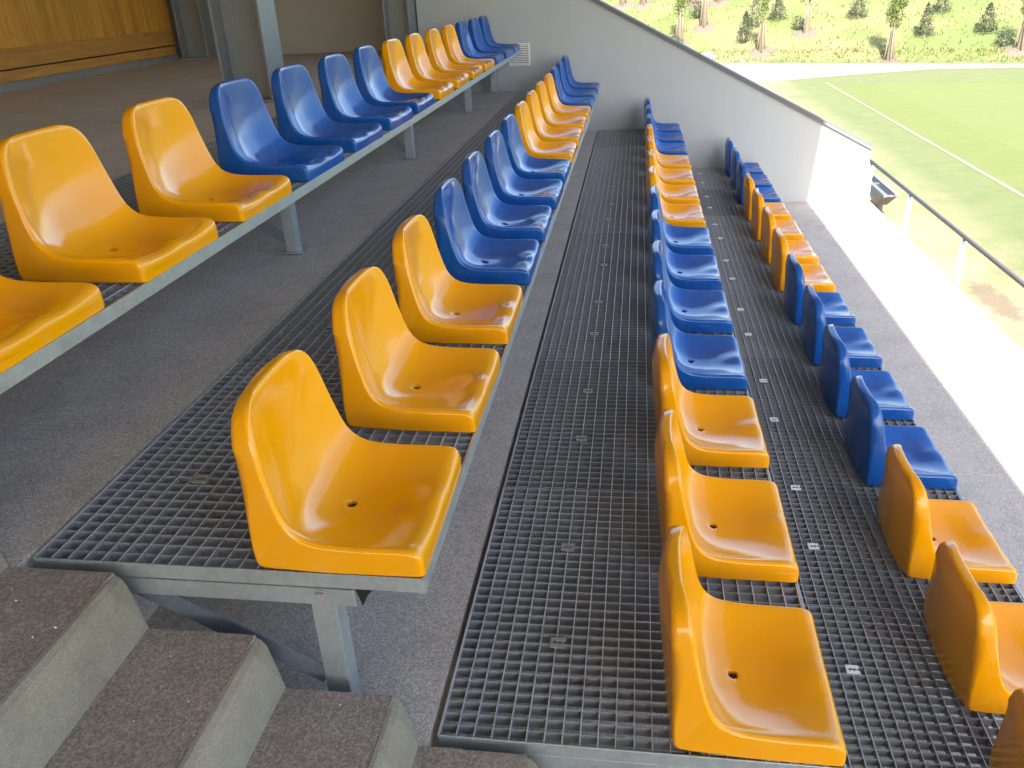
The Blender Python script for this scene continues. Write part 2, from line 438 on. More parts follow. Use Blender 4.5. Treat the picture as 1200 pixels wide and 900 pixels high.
# ------------------------------------------------------------------ concrete terraces of the stand
YB = -15.0                       # unseen stand behind the camera, lengthened to cut light from that end
G = 0.020                       # gap between grating and concrete nose
mb = MB()
mb.box((-5.6, YB, ZG - 0.3), (XA[0] - G, 9.3, Z[0] - 0.004)); mb.build('upper_walkway', M['floor'])['kind'] = 'structure'
for i in range(1, 4):
    mb = MB()
    mb.box((XA[i - 1] - G - 0.0, YB, ZG - 0.3), (XA[i] - G, YW + 0.3, Z[i] - 0.004))
    o = mb.build('terrace_floor', M['floor']); o['kind'] = 'structure'
mb = MB(); mb.box((XA[3] - G, YB, Z5 - 0.25), (X_EDGE, YW + 0.35, Z5)); o = mb.build('front_walkway', M['floor']); o['kind'] = 'structure'
mb = MB(); mb.box((XA[3] - G, YB, ZG - 0.3), (X_EDGE - 0.15, YW + 0.35, Z5 - 0.25)); o = mb.build('stand_base', M['base']); o['kind'] = 'structure'
e = MB(); e.box((X_EDGE + 0.002, YB, Z5 - 0.2), (X_EDGE + 0.012, YW + 0.35, Z5 + 0.004))
tag(e.build('edge_angle', M['galv']), 'thin grey steel edging strip along the front of the sunlit concrete walkway', 'edging')

# concrete steps beside the seat block (toward the camera)
STW = 0.2908
steps = empty('concrete_steps', (-0.8, -0.7, Z[1])); tag(steps, 'concrete steps with brown gritty treads and pale nosings beside the seat block', 'steps')
def step(xn, z, depth):
    # xn: nose position, z: tread level
    x0 = xn - depth
    y0, y1 = -1.35, YG - 0.03
    b = MB()
    b.box((x0 + 0.012, y0, z - 0.5), (xn - 0.03, y1, z - 0.002))
    s = b.build('step', M['tread'], steps); s.matrix_parent_inverse = steps.matrix_world.inverted()
    s.location = (0, 0, 0)
    n = MB()
    prof = [(xn - 0.0295, z - 0.48), (xn - 0.0295, z - 0.0005), (xn - 0.020, z - 0.0015), (xn - 0.008, z - 0.010), (xn + 0.001, z - 0.024),
            (xn + 0.012, z - 0.145), (xn + 0.012, z - 0.48)]
    k = 26; vs = []
    for j in range(k + 1):
        yy = y0 + (y1 - y0) * j / k
        for q, (px, pz) in enumerate(prof):
            w = 0.0022 * noise.noise(Vector((px * 20, yy * 14, pz * 20 + xn)))
            rr = 0.009 if (j == k and 1 < q < 5) else 0
            vs.append((px + (w if q > 1 else 0) - rr, yy, pz + (w if 0 < q < 5 else 0) - rr * 0.8))
    m = len(prof)
    n.add(vs, [(j * m + q, (j + 1) * m + q, (j + 1) * m + (q + 1) % m, j * m + (q + 1) % m) for j in range(k) for q in range(m)] +
          [tuple(range(m)), tuple(k * m + q for q in range(m - 1, -1, -1))])
    nb = n.build('nosing', M['nose'], s); return s
bpy.context.view_layer.update()
rise = (Z[1] - Z[2]) / 3
x = -0.7792; z = Z[1]
for k in range(-3, 10):
    zz = Z[1] - k * rise
    if zz < Z5 + 0.05: break
    step(x + k * STW, zz, STW + 0.03)

# ------------------------------------------------------------------ seating platforms: gratings on galvanised frames
PL = (YW - YG) / 8.0
def grating_mesh(width):
    b = MB(); n = 22; h = 0.03
    for i in range(n + 1):                      # bars running along the row
        xx = width * i / n; tt = 0.0012 if 0 < i < n else 0.0025
        z1 = 0.0
        jit = random.uniform(-0.0008, 0.0008) if 0 < i < n else 0
        b.box((xx - tt + jit, 0.004, -h), (xx + tt + jit, PL - 0.004, z1))
    m = 30
    for j in range(m + 1):                      # bars running across
        yy = 0.004 + (PL - 0.008) * j / m; tt = 0.0009 if 0 < j < m else 0.0012
        jit = random.uniform(-0.0008, 0.0008)
        b.box((0.0, yy - tt + jit, -h + 0.001), (width, yy + tt + jit, -0.0016 if 0 < j < m else -0.0018))
    return b.mesh('grating_panel', M['grate'])
def clip_mesh():
    b = MB()
    b.box((-0.020, -0.018, 0.0005), (0.020, -0.0055, 0.0035)); b.box((-0.020, 0.0055, 0.0005), (0.020, 0.018, 0.0035))
    b.box((-0.020, -0.0065, 0.0005), (-0.015, 0.0065, 0.0035)); b.box((-0.012, -0.006, -0.012), (0.012, 0.006, -0.009))
    b.tube([(0, 0, -0.009), (0, 0, -0.002)], 0.005, 6)
    b.box((-0.014, -0.007, -0.012), (-0.0115, 0.007, 0.003)); b.box((0.0115, -0.007, -0.012), (0.014, 0.007, 0.003))
    return b.mesh('grating_clip', M['clip'])
CLIP = clip_mesh(); CLIP2 = CLIP.copy(); CLIP2.materials[0] = galv('new_clip_zinc', (0.85, 0.85, 0.86), 0.4, 0.2)
bolt = MB(); bolt.tube([(0, 0, 0), (0, -0.008, 0)], 0.010, 6); bolt.tube([(0, -0.0005, 0), (0, -0.002, 0)], 0.015, 12)
BOLT = bolt.mesh('bolt', M['clip'])
WORDS = ['top row, next to the upper walkway', 'second row down, above the near steps', 'third row down, in the middle', 'lowest row, beside the sunlit walkway']
clip_off = {0: 0.24, 1: 0.228, 2: 0.242, 3: 0.238}
for r in range(4):
    W = XF[r] - XA[r]
    root = empty('seating_platform', (XF[r], YG, Z[r]))
    tag(root, 'galvanised steel grating platform on legs carrying the ' + ['top seat row', 'second seat row above the near steps', 'third seat row', 'lowest seat row beside the sunlit strip'][r],
        'platform', 'steel grating platforms under the seat rows')
    gm = grating_mesh(W - 0.006)
    for k in range(8):
        p = link('grating_panel', gm, root, (-W + random.uniform(-.0015, .0015), k * PL, random.uniform(-0.0022, 0.0)))
        for cy in (0.31, 0.745):
            link('grating_clip', CLIP2 if r == 3 else CLIP, p, (clip_off[r] + random.uniform(-.006, .006), cy + random.uniform(-.03, .03), 0))
    zb = Z[r + 1] - Z[r] if r < 3 else Z5 - Z[r]
    # front edge angle: flat top face + vertical leg
    a = MB(); a.box((-0.004, 0.0, -0.036), (0.0, YW - YG - 0.005, 0.0005)); a.box((-0.0265, 0.0, -0.036), (-0.004, YW - YG - 0.005, -0.0325))
    a.build('edge_angle', M['galv'], root)
    # near end plate
    a = MB(); a.box((-W, 0.0002, -0.036), (-0.002, 0.0038, 0.0005)); a.build('end_plate', M['galv'], root, bevel=0.0008)
    a = MB(); a.box((-W + 0.002, 0.3, -0.07), (-W + 0.035, YW - YG - 0.01, -0.032)); a.box((-0.335, 0.02, -0.07), (-0.30, YW - YG - 0.01, -0.032))
    a.build('bearer', M['galv'], root)
    for li, ly in enumerate([0.012, 2.24, 4.46, 6.68, 8.2]):
        ox = -0.265 if li == 0 else -0.345
        # cross beam (angle)
        a = MB()
        a.box((-W + 0.05, ly, -0.094), (-0.165 if li else -0.16, ly + 0.004, -0.050)); a.box((-W + 0.05, ly + 0.004, -0.054), (-0.165, ly + 0.04, -0.050))
        cb = a.build('cross_beam', M['galv'], root, bevel=0.001)
        # leg: angle section
        a = MB()
        t0 = 0.0045
        a.box((ox, ly + t0 + 0.0006, zb + 0.006), (ox + 0.055, ly + 2 * t0, -0.045)); a.box((ox + 0.0505, ly + 2 * t0, zb + 0.006), (ox + 0.055, ly + 0.06, -0.048))
        if li == 0: pass
        lg = a.build('leg', M['galv'], root, bevel=0.0008)
        a = MB(); a.box((ox - 0.02, ly - 0.01, zb), (ox + 0.085, ly + 0.085, zb + 0.006)); a.build('foot_plate', M['galv'], lg)
        link('bolt', BOLT, cb, (ox + 0.03, ly - 0.0002, -0.066))
        # brace: flat bar from the leg up to the concrete nose
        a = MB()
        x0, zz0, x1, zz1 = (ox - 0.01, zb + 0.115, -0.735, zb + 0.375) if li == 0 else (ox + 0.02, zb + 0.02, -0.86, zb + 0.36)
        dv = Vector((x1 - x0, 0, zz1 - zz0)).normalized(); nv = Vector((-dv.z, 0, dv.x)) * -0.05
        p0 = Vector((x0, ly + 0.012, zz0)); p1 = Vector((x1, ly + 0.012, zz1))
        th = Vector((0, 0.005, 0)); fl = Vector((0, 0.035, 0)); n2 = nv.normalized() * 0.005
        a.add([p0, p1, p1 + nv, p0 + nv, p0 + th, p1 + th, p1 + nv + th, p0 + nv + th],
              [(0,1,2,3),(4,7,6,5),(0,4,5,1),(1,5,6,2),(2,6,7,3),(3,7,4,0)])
        a.build('brace', M['shaded'], root)
    a = MB(); ly = 0.012
    a.prism([(-0.206, -0.0875), (-0.175, -0.0875), (-0.175, -0.048), (-0.196, -0.048)][::-1], ly - 0.003, ly + 0.0)
    # black end cap hanging from the beam end
    a = MB(); a.prism([(-0.157, -0.044), (-0.118, -0.044), (-0.133, -0.062), (-0.145, -0.09)], ly - 0.001, ly + 0.03)
    a.build('end_cap', M['dark'], root)

# ------------------------------------------------------------------ plastic bucket seats
HWIDTH = 0.217; CY = 0.2175
def seat_profile():
    """stations (Ix, Iz, Ox, Oz, half width, dish depth, outer corner radius)"""
    S = []
    for (ix, iz, hw, d) in [(0.0, 0.022, .194, .0), (0.0, .033, .205, .0025), (-0.0015, .0425, .2105, .006), (-.0055, .0505, .2145, .0095), (-.0115, .0567, .2165, .013),
                            (-.0195, .0608, .217, .0155), (-.030, .0632, .217, .018), (-.048, .0643, .217, .0215), (-.070, .0645, .217, .025), (-.090, .0648, .217, .029), (-.112, .065, .217, .0335),
                            (-.136, .0652, .217, .0375), (-.160, .066, .217, .0405)]:
        S.append((ix, iz, ix, 0.0, hw, d, .006))
    bend = [(-.184, .0675, -.185, 0, .0425), (-.206, .0695, -.207, 0, .0435), (-.226, .073, -.230, 0, .0435), (-.243, .0785, -.254, 0, .0435),
            (-.257, .086, -.281, 0, .043), (-.269, .0965, -.312, 0, .042), (-.279, .1095, -.341, 0, .041), (-.287, .1255, -.360, .005, .0395),
            (-.2935, .143, -.3665, .028, .038), (-.299, .162, -.369, .068, .0365), (-.304, .183, -.3705, .110, .035),
            (-.309, .204, -.3720, .150, .033), (-.3135, .225, -.3735, .187, .031), (-.3175, .246, -.3750, .220, .0285), (-.3210, .266, -.3765, .248, .026)]
    hws = [.217, .217, .217, .2168, .2164, .216, .215, .214, .2125, .2105, .208, .205, .2020, .1985, .1945]
    for b, hw in zip(bend, hws):
        k = min(1.0, max(0.0, (-b[2] - .2) / .15))
        S.append((b[0], b[1], b[2], b[3], hw, b[4], .006 + .010 * k + .014 * sstep(.03, .2, b[3])))
    for (ix, iz, ox, oz, hw, d) in [(-.3245, .285, -.3775, .271, .1900, .023), (-.3280, .302, -.3783, .290, .1845, .0195), (-.3312, .3165, -.379, .3065, .1785, .0165),
                                    (-.3345, .3290, -.3795, .3200, .1715, .0135), (-.3380, .3395, -.3797, .3310, .163, .0105), (-.3415, .3480, -.3797, .3400, .152, .0075),
                                    (-.3455, .3545, -.379, .3480, .138, .005), (-.3500, .3590, -.3775, .3545, .120, .003), (-.3550, .3615, -.3745, .3590, .099, .0015), (-.3605, .3625, -.3695, .3618, .078, .0)]:
        S.append((ix, iz, ox, oz, hw, d, .016))
    return S
def sstep(a, b, x):
    q = min(1, max(0, (x - a) / (b - a))); return q * q * (3 - 2 * q)
NI = 37; NO = 14; NC = 5
def refine(S):
    out = []
    for i in range(len(S) - 1):
        p0, p1, p2, p3 = S[max(i - 1, 0)], S[i], S[i + 1], S[min(i + 2, len(S) - 1)]
        out.append(p1)
        out.append(tuple((-a + 9 * b + 9 * c - d) / 16 if 13 < i else (b + c) / 2 for a, b, c, d in zip(p0, p1, p2, p3)))
    out.append(S[-1]); return out
def build_seat():
    S = refine(seat_profile()); verts = []; ring_n = None
    for (ix, iz, ox, oz, hw, dd, ro) in S:
        I = Vector((ix, 0, iz)); O = Vector((ox, 0, oz)); D = O - I; T = D.length; D = D / T
        ri = min(0.011, T * 0.42); ro = min(ro, T * 0.45)
        ring = []
        bulge = 0.024 * sstep(.08, .125, iz) * (1 - 0.55 * sstep(.30, .362, iz))
        for i in range(NI):                                         # inner face
            q = -1 + 2 * i / (NI - 1); y = q * (hw - ri)
            f = 1 - sstep(0.12, 1.0, abs(q)) ** 1.15
            f = (1 - abs(q) ** 2.6) * 0.75 + f * 0.25
            f *= 1 + 0.38 * sstep(.10, .20, iz)
            if ix > -.12: f *= 1 - 0.42 * math.exp(-(q / 0.25) ** 2) * (1 - sstep(0, .12, -ix))     # raised middle between the thigh hollows
            rim = 0.0014 * math.exp(-((abs(q) - 0.955) / 0.03) ** 2)
            ring.append((y, dd * f - rim))
        for c in range(1, NC + 1):
            a = math.pi / 2 * c / NC
            ring.append((hw - ri + ri * math.sin(a), ri * (1 - math.cos(a))))
        ring.append((hw, ri + (T - ri - ro) * 0.5)) if T > 0.02 else ring.append((hw, T * 0.5))
        for c in range(0, NC + 1):
            a = math.pi / 2 * c / NC
            ring.append((hw - ro + ro * math.cos(a), T - ro + ro * math.sin(a)))
        for i in range(1, NO):
            q = 1 - 2 * i / NO; ring.append((q * (hw - ro), T + bulge * (1 - q * q)))
        for c in range(NC, -1, -1):
            a = math.pi / 2 * c / NC
            ring.append((-(hw - ro + ro * math.cos(a)), T - ro + ro * math.sin(a)))
        ring.append((-hw, ri + (T - ri - ro) * 0.5)) if T > 0.02 else ring.append((-hw, T * 0.5))
        for c in range(NC, 0, -1):
            a = math.pi / 2 * c / NC
            ring.append((-(hw - ri + ri * math.sin(a)), ri * (1 - math.cos(a))))
        ring_n = len(ring)
        for (y, n) in ring:
            p = I + D * n; verts.append((p.x, y + CY, p.z))
    ns = len(S); faces = []; part = []
    SPLIT = 40
    # drain hole: 2x2 quads removed around the station nearest the hole
    hs = min(range(ns), key=lambda k: abs(S[k][0] + .220)); hi = NI // 2
    hc = Vector(verts[hs * ring_n + hi])
    around = [(-1, -1), (-1, 0), (-1, 1), (0, 1), (1, 1), (1, 0), (1, -1), (0, -1)]
    ids = [(hs + a) * ring_n + hi + b for a, b in around]
    nrm = Vector((0, 0, 0))
    pts = [Vector(verts[k]) for k in ids]
    nrm = (pts[0] - pts[4]).cross(pts[2] - pts[6]).normalized()
    if nrm.z < 0: nrm = -nrm
    uu = (pts[5] - pts[1]); uu = (uu - nrm * uu.dot(nrm)).normalized(); ww = nrm.cross(uu)
    for k, p in zip(ids, pts):
        q = p - hc; ang = math.atan2(q.dot(ww), q.dot(uu))
        verts[k] = tuple(hc + (uu * math.cos(ang) + ww * math.sin(ang)) * (0.0145 if abs(math.sin(ang)) > .5 else 0.0125) + nrm * q.dot(nrm))
    for s in range(ns - 1):
        for i in range(ring_n):
            j = (i + 1) % ring_n
            if s in (hs - 1, hs) and i in (hi - 1, hi): continue
            faces.append([s * ring_n + i, (s + 1) * ring_n + i, (s + 1) * ring_n + j, s * ring_n + j]); part.append(0 if s < SPLIT else 1)
    # hole wall
    base = len(verts)
    for k in ids: verts.append(tuple(Vector(verts[k]) - nrm * 0.004))
    for k in ids: verts.append(tuple(Vector(verts[k]) * 0.0 + Vector(verts[base + ids.index(k)]) - Vector((0, 0, 0.013))))
    for k in range(8):
        j = (k + 1) % 8
        faces.append([ids[k], ids[j], base + j, base + k]); part.append(0)
        faces.append([base + k, base + j, base + 8 + j, base + 8 + k]); part.append(0)
    # caps: front face and top ridge, each with an inset ring
    for s, flip, pt, sh in ((0, True, 0, 0.93), (ns - 1, False, 1, 0.9)):
        ring = list(range(s * ring_n, (s + 1) * ring_n))
        cen = sum((Vector(verts[k]) for k in ring), Vector()) / ring_n
        b0 = len(verts)
        # bridge strips across the section: pair inner face vertices with outer ones
        inner = ring[:NI]; rest = ring[NI:]
        c = len(verts); verts.append(tuple(cen))
        for i in range(ring_n):
            j = (i + 1) % ring_n
            f = [ring[i], ring[j], c]
            faces.append(f if flip else f[::-1]); part.append(pt)
    full = bpy.data.meshes.new('tmp'); full.from_pydata(verts, [], faces)
    bm = bmesh.new(); bm.from_mesh(full); bmesh.ops.recalc_face_normals(bm, faces=bm.faces)
    # orient outward: the front cap must face +x
    bm.normal_update(); bm.faces.ensure_lookup_table()
    fc = next(f for f in bm.faces if all(v.index < ring_n or v.index == len(verts) - 2 for v in f.verts))
    if fc.normal.x < 0:
        for f in bm.faces: f.normal_flip()
    bm.normal_update(); bm.verts.ensure_lookup_table()
    vn = []
    for v in bm.verts:
        n = Vector((0, 0, 0))
        for f in v.link_faces: n += f.normal * f.calc_area()
        vn.append(n.normalized() if n.length > 0 else Vector((0, 0, 1)))
    fl = [[v.index for v in f.verts] for f in bm.faces]
    bm.free()
    out = []
    for pt, nm in ((0, 'seat_pan'), (1, 'backrest')):
        fs = [f for f, q in zip(fl, part) if q == pt]
        used = sorted({i for f in fs for i in f}); mp = {k: n for n, k in enumerate(used)}
        me = bpy.data.meshes.new(nm); me.from_pydata([verts[k] for k in used], [], [[mp[i] for i in f] for f in fs])
        me.polygons.foreach_set('use_smooth', [True] * len(me.polygons))
        me.normals_split_custom_set_from_vertices([vn[k] for k in used])
        out.append(me)
    return out, hc
(pan_y, back_y), HC = build_seat()
pan_b = pan_y.copy(); back_b = back_y.copy()
pan_y.materials.append(M['yellow']); back_y.materials.append(M['yellow'])
pan_b.materials.append(M['blue']); back_b.materials.append(M['blue'])
hb = MB(); hb.tube([(HC.x, HC.y, 0.0015), (HC.x, HC.y, HC.z - 0.008)], 0.0115, 8); HB = hb.mesh('fixing_bolt', M['void'])
def make_seat(colour):
    root = empty('stadium_seat')
    link('seat_pan', pan_y if colour == 'yellow' else pan_b, root)
    link('backrest', back_y if colour == 'yellow' else back_b, root)
    link('fixing_bolt', HB, root)
    return root
def copy_tree(o, parent=None):
    c = o.copy(); COL.objects.link(c)
    if parent is not None: c.parent = parent
    for ch in list(o.children): copy_tree(ch, c)
    return c
YOFF = [0.0175, 0.0166, 0.0166, 0.015]
ROWN = ['highest', 'second-highest', 'third-highest', 'lowest']
ROWREF = ['', '', '', '']
proto = {}
seat_count = 0
ordn3 = ['nearest', 'middle', 'farthest']; ordn4 = ['nearest', 'second', 'third', 'farthest']
for r in range(4):
    for k in range(14):
        if k < 3: colr, word, blk = 'yellow', ordn3[k], 'of the three near yellow seats'
        elif k < 7: colr, word, blk = 'blue', ordn4[k - 3], 'of the four mid-row blue seats'
        elif k < 11: colr, word, blk = 'yellow', ordn4[k - 7], 'of the four far yellow seats'
        else: colr, word, blk = 'blue', ordn3[k - 11], 'of the three blue seats by the end wall'
        if colr not in proto: proto[colr] = make_seat(colr); s = proto[colr]
        else: s = copy_tree(proto[colr])
        s.location = (XF[r] + random.uniform(-.003, .003), YOFF[r] + k * PITCH - 0.002, Z[r] + 0.0008)
        s.rotation_euler = (0, 0, random.uniform(-.013, .013))
        nm = 'orange-yellow' if colr == 'yellow' else 'glossy blue'
        tag(s, f'{nm} plastic seat, {word} {blk}, {ROWN[r]} row', 'seat', f'plastic seats in the {ROWN[r]} row')

# ------------------------------------------------------------------ end wall with sloping coping
def top_z(x): return 1.337 + (x + 0.163) * (-0.242 - 1.337) / (2.814 + 0.163)
ZR = 3.6
XWL = -2.13
x_top = -0.163 - (ZR - 0.1 - 1.337) / 0.5304
def end_wall(y0, y1, sgn, label):
    root = empty('end_wall', (0, (y0 + y1) / 2, Z5)); tag(root, label, 'wall')
    inv = Matrix.Translation(-Vector(root.location))
    b = MB()
    poly = [(X_EDGE - 0.045, Z5 + 0.0), (X_EDGE - 0.045, top_z(X_EDGE - 0.045))]
    k = 24
    b.prism([(XWL, ZG), (X_EDGE - 0.17, ZG), (X_EDGE - 0.17, Z5 - .001), (2.812, Z5 - .001), (2.812, top_z(2.812)), (x_top, ZR - 0.1), (XWL, ZR - 0.1)] if x_top > XWL else
            [(XWL, ZG), (2.812, ZG), (2.812, top_z(2.812)), (XWL, top_z(XWL))], y0, y1)
    for q in range(len(b.v)): b.v[q] = tuple(inv @ Vector(b.v[q]))
    b.build('wall_panel', M['wall'], root)
    # coping: folded sheet in lengths of about 1.2 m
    dv = Vector((2.814 + 0.163, 0, -0.242 - 1.337)).normalized(); nv = Vector((-dv.z, 0, dv.x))
    start = Vector((2.84, 0, top_z(2.84))); L = 1.35; n = 5
    for i in range(n):
        a0 = start - dv * (L * i); a1 = start - dv * (L * (i + 1) - 0.003)
        if a1.x < XWL: a1 = start - dv * ((start.x - XWL) / dv.x)
        if a0.x < XWL + .05: break
        c = MB(); ya, yb = y0 - 0.03, y1 + 0.03
        for (o0, o1, w0, w1) in ((0.002, 0.0065, ya, yb), (-0.024, 0.002, ya, ya + 0.003), (-0.024, 0.002, yb - 0.003, yb)):
            q = [a0 + nv * o0, a1 + nv * o0, a1 + nv * o1, a0 + nv * o1]
            c.add([inv @ Vector((p.x, w0, p.z)) for p in q] + [inv @ Vector((p.x, w1, p.z)) for p in q],
                  [(0,1,2,3),(4,7,6,5),(0,4,5,1),(1,5,6,2),(2,6,7,3),(3,7,4,0)])
        if i == 0:
            q = [a0 + nv * 0.008, a0 - nv * 0.024, a0 - nv * 0.024 - dv * 0.003, a0 + nv * 0.008 - dv * 0.003]
            c.add([inv @ Vector((p.x, ya + .003, p.z)) for p in q] + [inv @ Vector((p.x, yb - .003, p.z)) for p in q],
                  [(0,1,2,3),(4,7,6,5),(0,4,5,1),(1,5,6,2),(2,6,7,3),(3,7,4,0)])
        c.build('coping', M['coping'], root)
    return root
wl = end_wall(YW + 0.004, YW + 0.24, 1, 'pale grey rendered end wall with sloping metal coping behind the farthest seats')
end_wall(YB - 0.25, YB - 0.01, -1, 'unseen pale grey rendered end wall behind the camera')
# ventilation grille
vg = empty('ventilation_grille', (-1.135, YW - 0.0, 0.72)); vg.parent = wl; vg.matrix_parent_inverse = Matrix.Translation(-Vector(wl.location))
vg.name = 'ventilation_grille'
b = MB(); w, h = 0.235, 0.225
for a, c in (((0, -.012, 0), (w, .003, .014)), ((0, -.012, h - .014), (w, .003, h)), ((0, -.012, .014), (.014, .003, h - .014)), ((w - .014, -.012, .014), (w, .003, h - .014))): b.box(a, c)
b.build('frame', M['white'], vg)
b = MB(); b.box((.014, .0, .014), (w - .014, .0025, h - .014)); b.build('backing', M['dark'], vg)
for i in range(11):
    z0 = .018 + i * .0178
    b = MB(); b.add([(.014, -.010, z0), (w - .014, -.010, z0), (w - .014, -.001, z0 + .0105), (.014, -.001, z0 + .0105),
                     (.014, -.0085, z0 - .001), (w - .014, -.0085, z0 - .001), (w - .014, .0, z0 + .009), (.014, .0, z0 + .009)],
                    [(0,1,2,3),(4,7,6,5),(0,4,5,1),(1,5,6,2),(2,6,7,3),(3,7,4,0)])
    b.build('slat', M['white'], vg)

# ------------------------------------------------------------------ rear of the stand: wooden wall, rendered wall, columns
YR = 9.12
b = MB(); b.box((-5.6, YR, Z[0] - 0.2), (XWL + 0.25, YR + 0.22, ZR)); tag(b.build('rear_side_wall', M['rear']), 'warm grey rendered wall at the end of the upper walkway behind the columns', 'wall')
b = MB(); b.box((XWL, YW + 0.24, Z[0] - 0.2), (XWL + 0.2, YR - 0.002, ZR - 0.1)); tag(b.build('wall_return', M['wall']), 'narrow return wall joining the end wall to the rear corner', 'wall')
XB = -5.38
ww = empty('wooden_wall', (XB, 0, Z[0])); tag(ww, 'varnished wooden back wall with vertical boards and a bottom rail', 'wall')
by = 8.98; i = 0
bw_ = 0.142
bm_ = MB(); bm_.box((-0.02, -bw_ + 0.0025, 0.335), (0.0, -0.0, 2.55)); BOARD = bm_.mesh('board', M['wood'], bevel=0.0015)
while by > YB + 0.3:
    link('board', BOARD, ww, (random.uniform(-.0015, .0015), by, 0)); by -= bw_; i += 1
b = MB(); b.box((-0.02, YB + 0.3, 0.17), (0.018, 8.98, 0.34)); b.build('bottom_rail', M['wood_y'], ww, bevel=0.002)
b = MB(); b.box((-0.02, YB + 0.3, 0.062), (0.006, 8.98, 0.155)); b.build('skirting_board', M['wood_y'], ww, bevel=0.002)
b = MB(); b.box((-0.02, YB + 0.3, 0.155), (-0.008, 8.98, 0.17)); b.build('shadow_gap', M['dark'], ww)
b = MB(); b.prism([(-0.02, -0.006), (0.055, -0.006), (0.055, 0.004), (0.012, 0.058), (-0.02, 0.058)], YB + 0.3, 8.98)
b.build('sill_flashing', M['galv'], ww)
b = MB(); b.box((-5.62, YB, Z[0] - .1), (XB - 0.021, YR, ZR)); tag(b.build('back_wall', M['rear']), 'grey masonry wall behind the wooden boarding', 'wall')

def h_column(x0, x1, y0, y1, label, base=True):
    root = empty('steel_column', ((x0 + x1) / 2, (y0 + y1) / 2, Z[0])); tag(root, label, 'column', 'galvanised steel columns of the stand')
    w = (x1 - x0) / 2; d = (y1 - y0) / 2; H = ZR - Z[0]
    b = MB(); tf = 0.019
    b.box((-w, -d, 0.0), (-w + tf, d, H)); b.box((w - tf, -d, 0.0), (w, d, H)); b.box((-w + tf, -0.006, 0.0), (w - tf, 0.006, H))
    b.build('shaft', M['column'], root, bevel=0.002)
    b = MB(); b.box((-w - 0.03, -d - .03, -0.004), (w + 0.03, d + .03, 0.016)); b.build('base_plate', M['column'], root)
h_column(-2.565, -2.215, 4.40, 4.68, 'galvanised steel H column behind the blue seats of the highest row')
h_column(-2.425, -2.14, 8.03, 8.31, 'galvanised steel H column against the left end of the pale end wall')
h_column(-5.24, -4.90, 8.84, 9.10, 'galvanised steel H column at the end of the wooden wall')
h_column(-2.565, -2.215, 0.72, 1.0, 'galvanised steel H column left of the frame nearest the camera')

# roof (it throws the shade over the stand)
XR = 2.22 + 0.075 * (ZR + 0.2 - Z5)
rf = empty('stand_roof', (-1.5, 0, ZR)); tag(rf, 'timber lined roof over the seats of the stand', 'roof')
b = MB()
b.prism([(-4.4, -0.0), (XR + 1.5, 0.2), (XR + 1.5, 0.34), (-4.4, 0.14)], YB - 0.3, YR + 0.3); b.build('roof_deck', M['roofwood'], rf)
for k in range(-2, 6):
    yy = 0.86 + (k - 2) * 3.65
    if yy > YR: continue
    b = MB(); b.prism([(-4.2, -0.26), (XR + 1.3, -0.05), (XR + 1.3, 0.19), (-4.2, -0.005)], yy - 0.07, yy + 0.07); b.build('rafter', M['roofwood'], rf)

# ------------------------------------------------------------------ pitch barrier
rail = empty('pitch_barrier', (4.79, 10.57, ZG)); tag(rail, 'white-posted barrier with a grey tubular top rail along the pitch', 'railing')
ry = [15.66 - 10.57 - 2.56 * k for k in range(0, 9)]
b = MB(); b.tube([(0, ry[0] + 0.12, 1.10), (0, ry[-1], 1.10)], 0.030, 12); t = galv('weathered_tube', (0.15, 0.125, 0.12), 0.6, 0.1); b.build('top_rail', t, rail, smooth=True)
b = MB(); b.tube([(0, ry[0] + 0.12, 1.10), (0, ry[0] + 0.16, 1.095)], 0.032, 12); b.build('end_cap', M['dark'], rail, smooth=False)
for yy in ry:
    b = MB(); b.tube([(0, yy, -0.1), (0, yy, 1.05)], 0.038, 12); p = b.build('post', M['white'], rail, smooth=True)
    b = MB(); b.tube([(0, yy, 1.05), (0, yy, 1.085)], 0.02, 8); b.build('post_bracket', t, p)

# grey slatted trough / bench standing behind the end wall corner
bn = empty('grey_bench', (5.2, 16.2, ZG)); tag(bn, 'grey metal bench with dark slots on top standing beyond the end wall corner', 'bench')
y0, y1 = -0.72, 1.5
b = MB(); b.add([(-.16, y0 + .42, .2), (.07, y0 + .42, .2), (.07, y1, .2), (-.16, y1, .2), (-.15, y0, .48), (.12, y0, .48), (.12, y1, .48), (-.15, y1, .48)],
                [(0,3,2,1),(4,5,6,7),(0,1,5,4),(1,2,6,5),(2,3,7,6),(3,0,4,7)])
b.build('body', M['greybox'], bn, bevel=0.02)
for a, c in ((y0 + .12, y0 + 1.0), (y0 + 1.2, y1 - .3)):
    b = MB(); b.box((-.04, a, .482), (.03, c, .488)); b.build('slot', M['dark'], bn)
b = MB(); b.box((.05, y0, .482), (.12, y1, .52)); b.build('rim', M['rim'], bn)
b = MB(); b.box((-.145, y0 + .02, .45), (-.10, y1, .495)); b.build('rim', M['rim'], bn)
for yy in (y0 + .7, y1 - .3):
    b = MB(); b.box((-.05, yy, 0), (.06, yy + .06, .2)); b.build('leg', M['greybox'], bn)
ob = empty('orange_crate', (5.02, 16.75, ZG)); tag(ob, 'low orange box on the sandy ground beside the grey bench', 'crate')
b = MB(); b.box((-.02, -.45, 0.0), (.20, .6, .22)); b.build('body', M['orange'], ob, bevel=0.01)
b = MB(); b.box((-.03, -.46, .222), (.21, .61, .24)); b.build('lid', M['white'], ob)

